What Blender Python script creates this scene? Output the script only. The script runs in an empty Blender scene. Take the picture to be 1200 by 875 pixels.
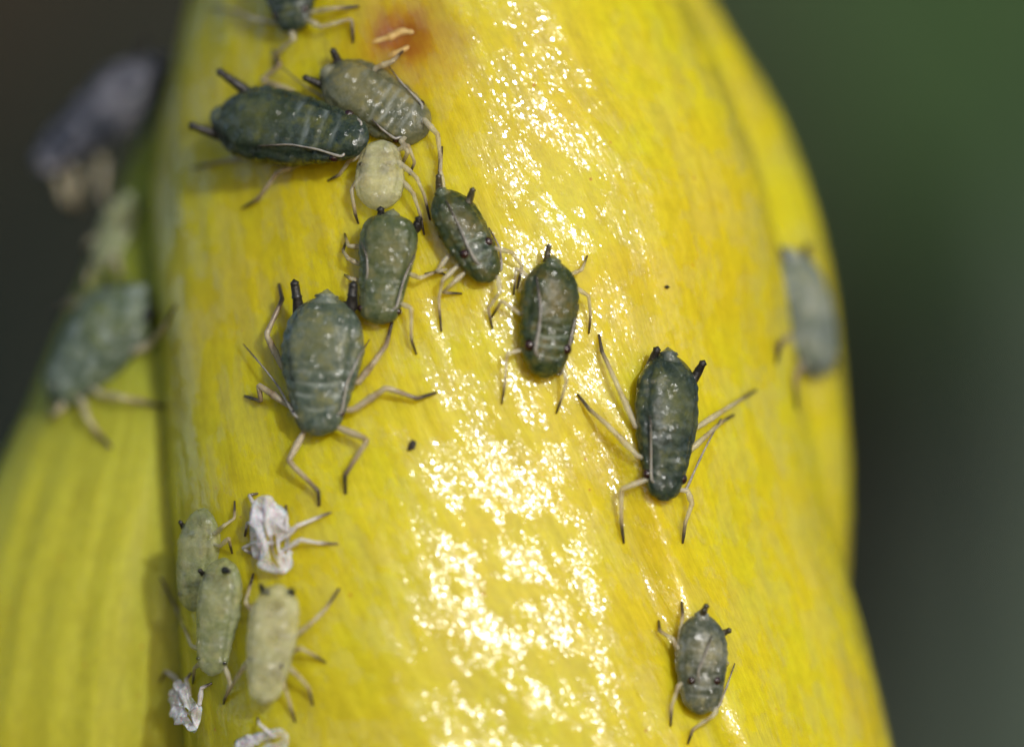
import bpy, math, random
import numpy as np
from mathutils import Vector, Matrix
from mathutils.bvhtree import BVHTree

# ---------------------------------------------------------------- scene, camera, light
# 1 Blender unit = 1 millimetre
SC = bpy.context.scene
SC.unit_settings.system = 'METRIC'
SC.unit_settings.scale_length = 0.001
COL = SC.collection
R = math.radians
D = 150.0                                   # camera distance to the plane y = 0 (mm)
FOCUS = 0.42                                # depth of sharpest focus
APERTURE_R = 5.3                            # lens aperture radius in mm

cam_d = bpy.data.cameras.new('Camera')
cam = bpy.data.objects.new('Camera', cam_d); COL.objects.link(cam)
cam.location = (0, -D, 0)
cam.rotation_euler = (R(90), 0, 0)
cam_d.sensor_width = 36.0
cam_d.lens = 36.0 * D / 12.0
cam_d.clip_start = 1.0
cam_d.clip_end = 20000.0
cam_d.dof.use_dof = True
cam_d.dof.focus_distance = D + FOCUS
cam_d.dof.aperture_fstop = cam_d.lens * 1e-3 / (2 * APERTURE_R)
SC.camera = cam

SUN_DIR = Vector((0.36, -0.85, 0.37)).normalized()
w = bpy.data.worlds.new('World'); SC.world = w; w.use_nodes = True
wn = w.node_tree.nodes; wl = w.node_tree.links
wn.clear()
sky = wn.new('ShaderNodeTexSky'); sky.sky_type = 'NISHITA'; sky.sun_disc = False
sky.sun_elevation = math.asin(SUN_DIR.z)
sky.sun_rotation = math.atan2(SUN_DIR.x, SUN_DIR.y)
bg = wn.new('ShaderNodeBackground'); bg.inputs['Strength'].default_value = 0.11
wo = wn.new('ShaderNodeOutputWorld')
wl.new(sky.outputs[0], bg.inputs[0]); wl.new(bg.outputs[0], wo.inputs[0])

sun_d = bpy.data.lights.new('Sun', 'SUN'); sun_d.energy = 2.6; sun_d.angle = R(1.0)
sun_d.color = (1.0, 0.98, 0.95)
sun = bpy.data.objects.new('Sun', sun_d); COL.objects.link(sun)
sun.rotation_euler = SUN_DIR.to_track_quat('Z', 'Y').to_euler()

SC.view_settings.view_transform = 'Standard'
SC.view_settings.look = 'None'
SC.view_settings.gamma = 1.0
SC.view_settings.exposure = 0.0
SC.view_settings.use_curve_mapping = False
SC.render.engine = 'CYCLES'
SC.cycles.use_denoising = True
SC.cycles.use_adaptive_sampling = True
SC.cycles.adaptive_threshold = 0.02
SC.cycles.diffuse_bounces = 2
SC.cycles.glossy_bounces = 2
SC.cycles.transmission_bounces = 3
SC.cycles.transparent_max_bounces = 6
SC.cycles.sample_clamp_indirect = 4.0
SC.cycles.max_bounces = 4

# ---------------------------------------------------------------- helpers
rng = np.random.default_rng(7)
random.seed(7)

def vnoise(x, y, seed=0):
    """smooth value noise in -1..1 on numpy arrays"""
    xi = np.floor(x).astype(np.int64); yi = np.floor(y).astype(np.int64)
    fx = x - xi; fy = y - yi
    fx = fx * fx * fx * (fx * (fx * 6 - 15) + 10); fy = fy * fy * fy * (fy * (fy * 6 - 15) + 10)
    def h(a, b):
        n = (a * 374761393 + b * 668265263 + seed * 2147483647 + 1013) & 0xffffffff
        n = ((n ^ (n >> 13)) * 1274126177) & 0xffffffff
        n = n ^ (n >> 16)
        return (n & 0xffff) / 32767.5 - 1.0
    a = h(xi, yi); b = h(xi + 1, yi); c = h(xi, yi + 1); d = h(xi + 1, yi + 1)
    return (a * (1 - fx) + b * fx) * (1 - fy) + (c * (1 - fx) + d * fx) * fy

def sstep(a, b, x):
    t = np.clip((x - a) / (b - a), 0, 1)
    return t * t * (3 - 2 * t)

def link(o, parent=None):
    COL.objects.link(o)
    if parent is not None:
        o.parent = parent
    return o

def tag(o, label=None, cat=None, group=None, kind=None):
    if label: o['label'] = label
    if cat: o['category'] = cat
    if group: o['group'] = group
    if kind: o['kind'] = kind
    return o

def empty(name, loc):
    o = bpy.data.objects.new(name, None); o.location = loc; o.empty_display_size = 0.2
    return link(o)

def mesh_obj(name, verts, faces, mat, parent=None, attrs=None, uv=None, smooth=True):
    """verts in world space; a child is stored relative to its parent's location"""
    me = bpy.data.meshes.new(name)
    v = np.asarray(verts, dtype=np.float64)
    if parent is not None:
        p = parent
        off = Vector((0, 0, 0))
        while p is not None:
            off += p.location; p = p.parent
        v = v - np.array(off)
    me.from_pydata([tuple(q) for q in v], [], faces)
    if smooth:
        me.polygons.foreach_set('use_smooth', [True] * len(me.polygons))
    for k, a in (attrs or {}).items():
        at = me.attributes.new(k, 'FLOAT', 'POINT')
        at.data.foreach_set('value', np.asarray(a, dtype=np.float32))
    if uv is not None:
        at = me.attributes.new('veins', 'FLOAT_VECTOR', 'POINT')
        at.data.foreach_set('vector', np.asarray(uv, dtype=np.float32).ravel())
    me.materials.append(mat)
    me.update()
    o = bpy.data.objects.new(name, me)
    return link(o, parent)

def grid_faces(nr, nc, wrap=True):
    f = []
    for i in range(nr - 1):
        for j in range(nc if wrap else nc - 1):
            k = (j + 1) % nc
            f.append((i * nc + j, i * nc + k, (i + 1) * nc + k, (i + 1) * nc + j))
    return f

# ---------------------------------------------------------------- material building blocks
class NT:
    def __init__(self, name):
        self.m = bpy.data.materials.new(name); self.m.use_nodes = True
        self.n = self.m.node_tree.nodes; self.l = self.m.node_tree.links
        self.n.clear()
        self.out = self.n.new('ShaderNodeOutputMaterial')
        self.p = self.n.new('ShaderNodeBsdfPrincipled')
        self.l.new(self.p.outputs[0], self.out.inputs['Surface'])
    def new(self, t, **kw):
        n = self.n.new(t)
        for k, v in kw.items(): setattr(n, k, v)
        return n
    def set(self, node, **kw):
        for k, v in kw.items():
            node.inputs[k.replace('_', ' ')].default_value = v
    def link(self, a, b): self.l.new(a, b)
    def math(self, op, a, b=None, clamp=False):
        n = self.n.new('ShaderNodeMath'); n.operation = op; n.use_clamp = clamp
        for i, x in enumerate((a, b)):
            if x is None: continue
            if isinstance(x, (int, float)): n.inputs[i].default_value = x
            else: self.l.new(x, n.inputs[i])
        return n.outputs[0]
    def vmath(self, op, a, b=None):
        n = self.n.new('ShaderNodeVectorMath'); n.operation = op
        for i, x in enumerate((a, b)):
            if x is None: continue
            if isinstance(x, tuple): n.inputs[i].default_value = x
            elif isinstance(x, (int, float)): n.inputs['Scale'].default_value = x
            else: self.l.new(x, n.inputs[i])
        return n.outputs[0]
    def ramp(self, fac, stops, interp='LINEAR'):
        n = self.n.new('ShaderNodeValToRGB'); n.color_ramp.interpolation = interp
        e = n.color_ramp.elements
        while len(e) < len(stops): e.new(0.5)
        for el, (p, c) in zip(e, stops):
            el.position = p; el.color = (*c, 1) if len(c) == 3 else c
        self.l.new(fac, n.inputs[0])
        return n.outputs[0]
    def mix(self, fac, a, b, blend='MIX'):
        n = self.n.new('ShaderNodeMix'); n.data_type = 'RGBA'; n.blend_type = blend
        for s, x in ((n.inputs['Factor'], fac), (n.inputs['A'], a), (n.inputs['B'], b)):
            if isinstance(x, (int, float)): s.default_value = x
            elif isinstance(x, tuple): s.default_value = (*x, 1)
            else: self.l.new(x, s)
        return n.outputs['Result']
    def see_through(self, fac):
        tr = self.n.new('ShaderNodeBsdfTransparent'); mx = self.n.new('ShaderNodeMixShader')
        if isinstance(fac, float): mx.inputs[0].default_value = fac
        else: self.l.new(fac, mx.inputs[0])
        self.l.new(self.p.outputs[0], mx.inputs[1]); self.l.new(tr.outputs[0], mx.inputs[2])
        self.l.new(mx.outputs[0], self.out.inputs['Surface'])
    def noise(self, vec, scale, detail=3, rough=0.55):
        n = self.n.new('ShaderNodeTexNoise')
        n.inputs['Scale'].default_value = scale; n.inputs['Detail'].default_value = detail
        n.inputs['Roughness'].default_value = rough
        if vec is not None: self.l.new(vec, n.inputs['Vector'])
        return n.outputs['Fac']
    def attr(self, name):
        n = self.n.new('ShaderNodeAttribute'); n.attribute_name = name
        return n
    def coord(self):
        return self.n.new('ShaderNodeTexCoord').outputs['Object']
    def facets(self, vec, scale, amount, base_normal=None):
        """each cell gets its own slightly tilted facet, as epidermal cells do"""
        v = self.n.new('ShaderNodeTexVoronoi'); v.inputs['Scale'].default_value = scale
        self.l.new(vec, v.inputs['Vector'])
        c = self.vmath('SUBTRACT', v.outputs['Color'], (0.5, 0.5, 0.5))
        c = self.vmath('SCALE', c, amount)
        if base_normal is None:
            base_normal = self.n.new('ShaderNodeNewGeometry').outputs['Normal']
        s = self.vmath('ADD', base_normal, c)
        return self.vmath('NORMALIZE', s), v
    def bump(self, height, strength, dist):
        n = self.n.new('ShaderNodeBump'); n.inputs['Strength'].default_value = strength
        n.inputs['Distance'].default_value = dist
        self.l.new(height, n.inputs['Height'])
        return n.outputs['Normal']

def petal_material(name, yellow, deep, green, green_amt, scar=None, film=1.0):
    t = NT(name)
    uv = t.attr('veins').outputs['Vector']
    obj = t.coord()
    # large blotches + streaks that follow the veins
    big = t.noise(obj, 0.55, 3)
    streak = t.noise(t.vmath('MULTIPLY', uv, (5.5, 0.45, 1)), 1.0, 4, 0.6)
    fine = t.noise(t.vmath('MULTIPLY', uv, (16, 2.2, 1)), 1.0, 3, 0.6)
    blot = t.noise(obj, 2.6, 4, 0.6)
    c = t.mix(t.ramp(big, [(0.35, (0, 0, 0)), (0.65, (1, 1, 1))]), yellow, deep)
    c = t.mix(t.math('MULTIPLY', t.ramp(blot, [(0.4, (0, 0, 0)), (0.7, (1, 1, 1))]), 0.45), c, deep)
    g = t.attr('green').outputs['Fac']
    c = t.mix(t.math('MULTIPLY', g, green_amt), c, green)
    s = t.ramp(streak, [(0.30, (0.80, 0.77, 0.66)), (0.55, (1, 1, 1)), (0.72, (1.0, 1.0, 1.0))])
    c = t.mix(0.6, c, s, 'MULTIPLY')
    cellm = t.noise(t.vmath('MULTIPLY', uv, (1.0, 0.6, 1)), 9.0, 5, 0.75)
    c = t.mix(0.55, c, t.ramp(cellm, [(0.36, (0.74, 0.72, 0.60)), (0.58, (1, 1, 1)), (0.75, (1.0, 1.0, 1.0))]), 'MULTIPLY')
    f = t.ramp(fine, [(0.35, (0.86, 0.85, 0.8)), (0.6, (1, 1, 1))])
    c = t.mix(0.45, c, f, 'MULTIPLY')
    # sparse rusty pin-points
    vd = t.new('ShaderNodeTexVoronoi'); vd.inputs['Scale'].default_value = 3.2; t.link(obj, vd.inputs['Vector'])
    dots = t.ramp(vd.outputs['Distance'], [(0.045, (1, 1, 1)), (0.085, (0, 0, 0))])
    sep = t.new('ShaderNodeSeparateColor'); t.link(vd.outputs['Color'], sep.inputs[0])
    pick = t.math('GREATER_THAN', sep.outputs[0], 0.72)
    c = t.mix(t.math('MULTIPLY', t.math('MULTIPLY', dots, pick), 0.75), c, (0.42, 0.16, 0.01))
    if scar:
        dv = t.vmath('SUBTRACT', obj, (scar[0], 0.0, scar[2] + 9.0))
        dv = t.vmath('MULTIPLY', dv, (1.0, 0.0, 1.15))
        ln = t.n.new('ShaderNodeVectorMath'); ln.operation = 'LENGTH'; t.link(dv, ln.inputs[0])
        wob = t.math('ADD', ln.outputs['Value'], t.math('MULTIPLY', t.math('SUBTRACT', t.noise(obj, 3.0, 3), 0.5), 0.65))
        c = t.mix(t.ramp(wob, [(0.12, (0.95, 0.95, 0.95)), (0.42, (0.5, 0.5, 0.5)), (0.95, (0, 0, 0))]), c, (0.30, 0.085, 0.002))
    t.link(c, t.p.inputs['Base Color'])
    # relief: vein grain + cells
    hb = t.math('ADD', t.math('MULTIPLY', fine, 0.7), t.math('MULTIPLY', blot, 0.5))
    bumpn = t.bump(hb, 0.5, 0.02)
    t.link(bumpn, t.p.inputs['Normal'])
    cells = t.vmath('MULTIPLY', uv, (1.0, 0.72, 1))
    fn, v = t.facets(cells, 46.0, 0.245, bumpn)
    t.link(fn, t.p.inputs['Coat Normal'])
    # wax film is patchy
    patch = t.noise(t.vmath('MULTIPLY', uv, (1.0, 0.62, 1)), 2.0, 6, 0.72)
    cw = t.ramp(patch, [(0.475, (0.01, 0.01, 0.01)), (0.505, (1, 1, 1))])
    ribs = t.noise(t.vmath('MULTIPLY', uv, (6.5, 1.6, 1)), 1.0, 4, 0.65)
    cw = t.math('MULTIPLY', cw, t.ramp(ribs, [(0.38, (0.10, 0.10, 0.10)), (0.46, (1, 1, 1))]))
    t.link(t.math('MULTIPLY', cw, film), t.p.inputs['Coat Weight'])
    sv = t.new('ShaderNodeSeparateColor'); t.link(v.outputs['Color'], sv.inputs[0])
    t.link(t.math('ADD', t.math('MULTIPLY', sv.outputs[2], 0.08), 0.125), t.p.inputs['Coat Roughness'])
    t.p.inputs['Coat IOR'].default_value = 1.62
    t.set(t.p, Roughness=0.52, Subsurface_Weight=0.9, Subsurface_Scale=0.5)
    t.p.inputs['Specular IOR Level'].default_value = 0.30
    t.p.inputs['Subsurface Radius'].default_value = (1.0, 0.85, 0.15)
    return t.m

def aphid_material(name, dark, mid, pale, wax, rough=0.30, sss=0.25, wax_amt=0.5, gloss=0.8, clear=0.0):
    t = NT(name)
    obj = t.coord()
    n1 = t.noise(obj, 3.4, 4, 0.6)
    n2 = t.noise(obj, 11.0, 4, 0.65)
    n3 = t.noise(obj, 36.0, 3, 0.6)
    c = t.ramp(t.math('ADD', t.math('MULTIPLY', n1, 0.6), t.math('MULTIPLY', t.noise(obj, 8.0, 3, 0.6), 0.4)), [(0.41, dark), (0.5, mid), (0.585, pale)])
    c = t.mix(t.math('MULTIPLY', t.ramp(n2, [(0.44, (0, 0, 0)), (0.60, (1, 1, 1))]), 0.5), c, dark)
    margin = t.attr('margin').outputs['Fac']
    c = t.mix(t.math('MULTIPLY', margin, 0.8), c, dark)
    mid_patch = t.attr('belly').outputs['Fac']
    c = t.mix(t.math('MULTIPLY', mid_patch, 0.55), c, pale)
    groove = t.attr('groove').outputs['Fac']
    film = t.math('MULTIPLY', t.ramp(t.noise(obj, 5.5, 4, 0.7), [(0.5, (0, 0, 0)), (0.68, (1, 1, 1))]), wax_amt * 0.55)
    grain = t.math('MULTIPLY', t.ramp(n3, [(0.52, (0, 0, 0)), (0.70, (1, 1, 1))]), wax_amt * 0.35)
    wx = t.math('ADD', t.math('ADD', t.math('MULTIPLY', groove, 0.85), film), grain, clamp=True)
    c = t.mix(wx, c, wax)
    t.link(c, t.p.inputs['Base Color'])
    h = t.math('ADD', t.math('MULTIPLY', n2, 1.0), t.math('MULTIPLY', n3, 0.35))
    bn = t.bump(h, 0.42, 0.03)
    t.link(bn, t.p.inputs['Normal'])
    # wet skin: scattered wrinkles turn a small facet to the sun
    fn, v = t.facets(obj, 21.0, 0.75, bn)
    sp = t.new('ShaderNodeSeparateColor'); t.link(v.outputs['Color'], sp.inputs[0])
    t.link(fn, t.p.inputs['Coat Normal'])
    t.link(t.math('MULTIPLY', t.math('GREATER_THAN', sp.outputs[1], 0.35), gloss), t.p.inputs['Coat Weight'])
    t.set(t.p, Roughness=rough, Subsurface_Weight=sss, Subsurface_Scale=0.12, Coat_Roughness=0.15)
    t.p.inputs['Specular IOR Level'].default_value = 0.22
    t.p.inputs['Subsurface Radius'].default_value = (0.9, 0.9, 0.5)
    if clear: t.see_through(t.ramp(n1, [(0.35, (clear * 0.45,) * 3), (0.65, (clear * 1.35,) * 3)]))
    return t.m

def leg_material(name, base, knee, tip, rough=0.3, clear=0.3):
    t = NT(name)
    obj = t.coord()
    a = t.attr('along').outputs['Fac']
    wob = t.math('ADD', a, t.math('MULTIPLY', t.math('SUBTRACT', t.noise(obj, 9.0, 3), 0.5), 0.16))
    c = t.ramp(wob, [(0.0, base), (0.36, base), (0.46, knee), (0.54, base), (0.72, knee), (0.86, tip), (1.0, tip)])
    mott = t.noise(obj, 22.0, 3)
    c = t.mix(t.ramp(mott, [(0.45, (0, 0, 0)), (0.8, (0.22, 0.22, 0.22))]), c, tip)
    t.link(c, t.p.inputs['Base Color'])
    bn = t.bump(t.noise(obj, 26.0, 4, 0.7), 0.9, 0.02)
    t.link(bn, t.p.inputs['Normal'])
    t.set(t.p, Roughness=rough, Subsurface_Weight=0.6, Subsurface_Scale=0.09, Coat_Weight=0.4, Coat_Roughness=0.15)
    t.p.inputs['Subsurface Radius'].default_value = (1.0, 0.8, 0.5)
    t.see_through(t.ramp(wob, [(0.0, (clear,) * 3), (0.62, (clear,) * 3), (0.85, (clear * 0.25,) * 3)]))
    return t.m

def plain_material(name, c1, c2, scale, rough, bump=0.3, sss=0.0, coat=0.0, dist=0.02):
    t = NT(name)
    obj = t.coord()
    n = t.noise(obj, scale, 4, 0.6)
    c = t.ramp(n, [(0.35, c1), (0.65, c2)])
    t.link(c, t.p.inputs['Base Color'])
    t.link(t.bump(t.noise(obj, scale * 2.3, 3), bump, dist), t.p.inputs['Normal'])
    t.set(t.p, Roughness=rough, Subsurface_Weight=sss, Subsurface_Scale=0.1, Coat_Weight=coat, Coat_Roughness=0.15)
    return t.m

# ---------------------------------------------------------------- the flower bud
def px2x(p): return (np.asarray(p, dtype=float) - 600.0) / 100.0
def py2z(p): return (437.5 - np.asarray(p, dtype=float)) / 100.0

def smooth_interp(z, zs, vs):
    zs = np.asarray(zs, float); vs = np.asarray(vs, float)
    o = np.argsort(zs); zs = zs[o]; vs = vs[o]
    k = np.linspace(-0.9, 0.9, 13); g = np.exp(-(k / 0.45) ** 2); g /= g.sum()
    return sum(gi * np.interp(z + ki, zs, vs) for gi, ki in zip(g, k))

SCAR = (-1.30, 0.0, 3.98)

def petal(name, rows, depth, Rd, shear, z0, z1, nz, na, mat, parent, lean, seed, crease=False, green=None, amp=1.0, wide=0.0, label=None):
    """a rolled petal: elliptical sections stacked along z, with ribs and ripples pushed out along the normal"""
    z = np.linspace(z0, z1, nz)
    zr = py2z([r[0] for r in rows])
    xl = smooth_interp(z, zr, px2x([r[1] for r in rows]))
    xr = smooth_interp(z, zr, px2x([r[2] for r in rows]))
    # finer columns on the visible half
    a = np.linspace(-1, 1, na, endpoint=False)
    th = np.pi * (0.55 * a + 0.45 * a ** 3)
    Z, T = np.meshgrid(z, th, indexing='ij')
    XC = ((xl + xr) / 2)[:, None]; W = np.maximum((xr - xl) / 2, 0.02)[:, None]
    y0 = depth(z)[:, None]
    rd = np.minimum(Rd, W * Rd / 3.0 + 0.02)
    X = XC + W * np.sin(T)
    xs = X - XC
    Y = y0 + rd * (1 - np.cos(T)) + (shear(Z) if callable(shear) else shear) * xs
    nx = np.sin(T) * rd; ny = -np.cos(T) * W
    nn = np.sqrt(nx * nx + ny * ny) + 1e-9; nx /= nn; ny /= nn
    # vein coordinate
    front = np.cos(T / 2) ** 2
    arc = T * (W + rd) / 2
    u = arc + lean * Z * np.exp(-((T - 0.1) / 0.9) ** 2) + 0.12 * vnoise(Z * 0.5, T * 1.5, seed)
    d = np.zeros_like(X)
    d += 0.040 * vnoise(u * 0.75 + 3, Z * 0.38, seed + 1)
    d += 0.019 * vnoise(u * 1.9, Z * 0.9, seed + 2)
    d += 0.0085 * vnoise(u * 4.2, Z * 2.0, seed + 3)
    d += 0.0028 * vnoise(u * 9.0, Z * 3.5, seed + 8)
    rib = np.sin(u * 2 * np.pi / 0.31 + 1.5 * vnoise(u * 1.3, Z * 0.4, seed + 4))
    d += 0.0030 * rib * (0.5 + 0.5 * vnoise(u * 1.1, Z * 0.35, seed + 5))
    d *= amp
    d += wide * (np.sin(u * 2 * np.pi / 0.52 + 2.0 * vnoise(u * 0.8, Z * 0.25, seed + 6)) * (0.6 + 0.4 * vnoise(u * 0.9, Z * 0.3, seed + 7)))
    if crease:
        # a fold that runs down to the right: the right side overlaps the left one
        line = np.interp(-Z, -py2z([380, 430, 520, 600, 720, 875, 1100]), px2x([672, 695, 735, 757, 800, 868, 960]))
        s = X - line + 0.04 * vnoise(Z * 1.6, Z * 0 + 2, 5)
        on = sstep(0.3, -1.2, Z) * np.where(np.cos(T) > 0, 1, 0)
        d += on * (0.23 * sstep(-0.36, 0.08, s) * np.exp(-np.maximum(s, 0) / 1.8))
        # upper ridge on the right shoulder
        line2 = np.interp(-Z, -py2z([-100, 30, 180, 290, 370, 600]), px2x([560, 600, 645, 700, 745, 800]))
        s2 = X - line2
        d -= 0.020 * np.exp(-(s2 / 0.55) ** 2) * sstep(-0.3, 0.8, Z) * (np.cos(T) > 0)
        # broad flattened face lower down
        s3 = X - np.interp(-Z, -py2z([300, 430, 600, 875, 1000]), px2x([540, 545, 570, 590, 600]))
        d -= 0.050 * np.exp(-(s3 / 0.85) ** 2) * sstep(0.8, -0.6, Z) * (np.cos(T) > 0)
        # dimple round the scar
        q = np.hypot(X - SCAR[0], (Z - SCAR[2]) * 1.1)
        d -= 0.06 * np.exp(-(q / 0.22) ** 2) * (np.cos(T) > 0)
    X = X + nx * d; Y = Y + ny * d
    verts = np.stack([X, Y, Z], -1).reshape(-1, 3)
    uv = np.stack([u, Z, np.zeros_like(u) + seed], -1).reshape(-1, 3)
    g = green(X, Z, T) if green is not None else np.zeros_like(X)
    faces = grid_faces(nz, na)
    faces.append(tuple(range(na))[::-1]); faces.append(tuple((nz - 1) * na + j for j in range(na)))
    o = mesh_obj(name, verts, faces, mat, parent, attrs={'green': g.ravel()}, uv=uv)
    if label: o['label'] = label
    return o, verts, faces

M_front = petal_material('petal_yellow', (0.625, 0.570, 0.005), (0.64, 0.505, 0.003), (0.50, 0.48, 0.018), 0.85, scar=SCAR)
M_right = petal_material('petal_deep_yellow', (0.61, 0.555, 0.005), (0.60, 0.49, 0.004), (0.42, 0.40, 0.02), 0.5)
M_left = petal_material('petal_pale_yellow', (0.51, 0.51, 0.055), (0.48, 0.45, 0.03), (0.24, 0.29, 0.03), 0.9, film=0.06)

bud = empty('flower_bud', (0, 2.5, -9.0))
tag(bud, 'glossy yellow flower bud of overlapping petals covered with aphids', 'flower bud')

front_rows = [(-420, 430, 610), (-300, 300, 690), (-150, 242, 755), (0, 208, 815), (100, 183, 866), (200, 168, 901), (300, 170, 921),
              (400, 178, 934), (500, 186, 948), (600, 192, 964), (700, 202, 996), (875, 212, 1046), (1100, 240, 1085), (1350, 330, 1020), (1550, 450, 860)]
right_rows = [(-400, 520, 660), (-250, 450, 745), (-100, 420, 805), (0, 400, 850), (100, 400, 914), (200, 400, 957), (300, 420, 982),
              (400, 430, 997), (500, 440, 1005), (600, 450, 1010), (700, 460, 1006), (800, 480, 990), (950, 500, 960), (1200, 560, 900), (1400, 640, 820)]
left_rows = [(60, 210, 300), (110, 160, 330), (160, 140, 340), (230, 118, 350), (330, 80, 380), (440, 35, 400), (520, 0, 400),
             (600, -45, 420), (700, -95, 420), (875, -150, 430), (1150, -200, 430), (1400, -60, 380), (1550, 100, 300)]

def depth_front(z): return 0.185 * z + 0.010 * z * z
def depth_right(z): return 2.4 + 0.10 * z + 0.01 * z * z
def depth_left(z):
    q = z + 1.6
    return 1.95 + 0.28 * q + 0.07 * q * q

g_front = lambda X, Z, T: np.clip(0.55 * sstep(-1.2, -3.6, X) * (0.6 + 0.4 * sstep(2.5, -3, Z)) + 0.35 * sstep(-1.5, -4.5, Z) * sstep(2.2, 0.0, X), 0, 1)
g_left = lambda X, Z, T: np.clip(sstep(-1.8, 1.4, Z), 0, 1)
petal_r, vr, fr = petal('petal', right_rows, depth_right, 2.2, 0.0, -9.6, 8.3, 260, 200, M_right, bud, 0.2, 31,
                        label='petal curving away behind the right edge of the bud')
petal_l, vl, fl = petal('petal', left_rows, depth_left, 2.4, -0.10, -10.8, 3.6, 300, 260, M_left, bud, 0.05, 57, green=g_left, wide=0.016,
                        label='paler greenish petal low on the left, partly in shadow')
petal_f, vf, ff = petal('petal', front_rows, depth_front, 3.0, lambda z: 0.20 - 0.365 * sstep(-3.2, 4.2, z), -10.8, 8.4, 640, 460, M_front, bud, 0.30, 11, crease=True, green=g_front,
                        label='broad glossy front petal with glittering highlights and a rusty scar')

BV_PETAL = [BVHTree.FromPolygons([tuple(v) for v in vv], [f for f in f2 if len(f) == 4]) for vv, f2 in ((vf, ff), (vl, fl), (vr, fr))]

# ---------------------------------------------------------------- pixel rays onto the bud
EYE = Vector((0, -D, 0))
def ray(px, py):
    return (Vector(((px - 600) / 100.0, 0, (437.5 - py) / 100.0)) - EYE).normalized()
def hit(px, py, extra=()):
    d = ray(px, py); best = None
    for b in (*BV_PETAL, *extra):
        r_ = b.ray_cast(EYE, d)
        if r_[0] is not None and (best is None or r_[3] < best[2]):
            n = r_[1] if r_[1].dot(d) < 0 else -r_[1]
            best = (r_[0], n, r_[3])
    return best
def at_depth(px, py, y):
    d = ray(px, py); return EYE + d * ((y + D) / d.y)
def P(px, py, h=0.0, ymax=None, extra=()):
    """world point seen at that pixel, h above whatever the bud (or body) shows there"""
    b = hit(px, py, extra)
    if b is None or (ymax is not None and b[0].y > ymax):
        return at_depth(px, py, (ymax or 3.0) - h)
    return b[0] - ray(px, py) * h

# ---------------------------------------------------------------- generic tube
def tube(pts, radii, nseg=10, corner=0.16, cap=True):
    """tapered tube through joints with slightly rounded corners; returns verts, faces, along"""
    p = [Vector(q) for q in pts]; r = list(radii)
    q, rr = [p[0]], [r[0]]
    for i in range(1, len(p) - 1):
        a, b, c = p[i - 1], p[i], p[i + 1]
        k = corner
        q += [b.lerp(a, k), b.lerp(a, k * 0.4), b.lerp(c, k * 0.4), b.lerp(c, k)]
        mid = b * 0.5 + (b.lerp(a, k) + b.lerp(c, k)) * 0.25
        q[-3] = q[-3].lerp(mid, 0.35); q[-2] = q[-2].lerp(mid, 0.35)
        rr += [r[i] * .95 + r[i - 1] * .05, r[i] * 1.06, r[i] * 1.06, r[i] * .95 + r[i + 1] * .05]
    q.append(p[-1]); rr.append(r[-1])
    # resample long spans
    p2, r2 = [], []
    for i in range(len(q) - 1):
        n = max(1, int((q[i + 1] - q[i]).length / 0.09))
        for k in range(n):
            p2.append(q[i].lerp(q[i + 1], k / n)); r2.append(rr[i] + (rr[i + 1] - rr[i]) * k / n)
    p2.append(q[-1]); r2.append(rr[-1])
    L = [0.0]
    for i in range(1, len(p2)): L.append(L[-1] + (p2[i] - p2[i - 1]).length)
    tot = max(L[-1], 1e-6)
    verts, along = [], []
    t0 = (p2[1] - p2[0]).normalized()
    up = Vector((0, -1, 0))
    if abs(up.dot(t0)) > 0.9: up = Vector((0, 0, 1))
    nrm = (up - t0 * up.dot(t0)).normalized()
    for i in range(len(p2)):
        if i == 0: t = t0
        elif i == len(p2) - 1: t = (p2[i] - p2[i - 1]).normalized()
        else: t = (p2[i + 1] - p2[i - 1]).normalized()
        nrm = (nrm - t * nrm.dot(t)).normalized(); bi = t.cross(nrm)
        for j in range(nseg):
            a = 2 * math.pi * j / nseg
            wob = 1 + 0.05 * math.sin(3 * a + i * 1.7) + 0.07 * math.sin(i * 2.3 + r2[0] * 900)
            verts.append(p2[i] + (nrm * math.cos(a) + bi * math.sin(a)) * r2[i] * wob); along.append(L[i] / tot)
    faces = grid_faces(len(p2), nseg)
    n0 = len(verts)
    verts.append(p2[0] - t0 * r2[0] * 0.6); along.append(0.0)
    verts.append(p2[-1] + (p2[-1] - p2[-2]).normalized() * r2[-1] * 0.8); along.append(1.0)
    for j in range(nseg):
        k = (j + 1) % nseg
        faces.append((n0, k, j)); b = (len(p2) - 1) * nseg
        faces.append((n0 + 1, b + j, b + k))
    return verts, faces, along

# ---------------------------------------------------------------- materials for the insects
M_dark = aphid_material('aphid_slate_green', (0.012, 0.023, 0.014), (0.036, 0.054, 0.032), (0.098, 0.108, 0.030), (0.20, 0.235, 0.22), rough=0.34, wax_amt=0.25, gloss=1.0, clear=0.09)
M_grey = aphid_material('aphid_grey_green', (0.044, 0.068, 0.046), (0.108, 0.132, 0.086), (0.20, 0.20, 0.075), (0.31, 0.35, 0.30), wax_amt=0.5, gloss=1.0, clear=0.13)
M_tan = aphid_material('aphid_tan_green', (0.065, 0.075, 0.040), (0.135, 0.140, 0.078), (0.24, 0.215, 0.085), (0.34, 0.36, 0.31), wax_amt=0.4, gloss=1.0, clear=0.18)
M_brindle = aphid_material('aphid_grey_olive', (0.035, 0.046, 0.024), (0.10, 0.11, 0.072), (0.20, 0.19, 0.095), (0.36, 0.38, 0.36), wax_amt=0.6, gloss=0.9)
M_olive = aphid_material('aphid_olive', (0.015, 0.029, 0.009), (0.052, 0.068, 0.018), (0.12, 0.098, 0.020), (0.22, 0.26, 0.19), rough=0.28, wax_amt=0.2, gloss=1.0, clear=0.10)
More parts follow.
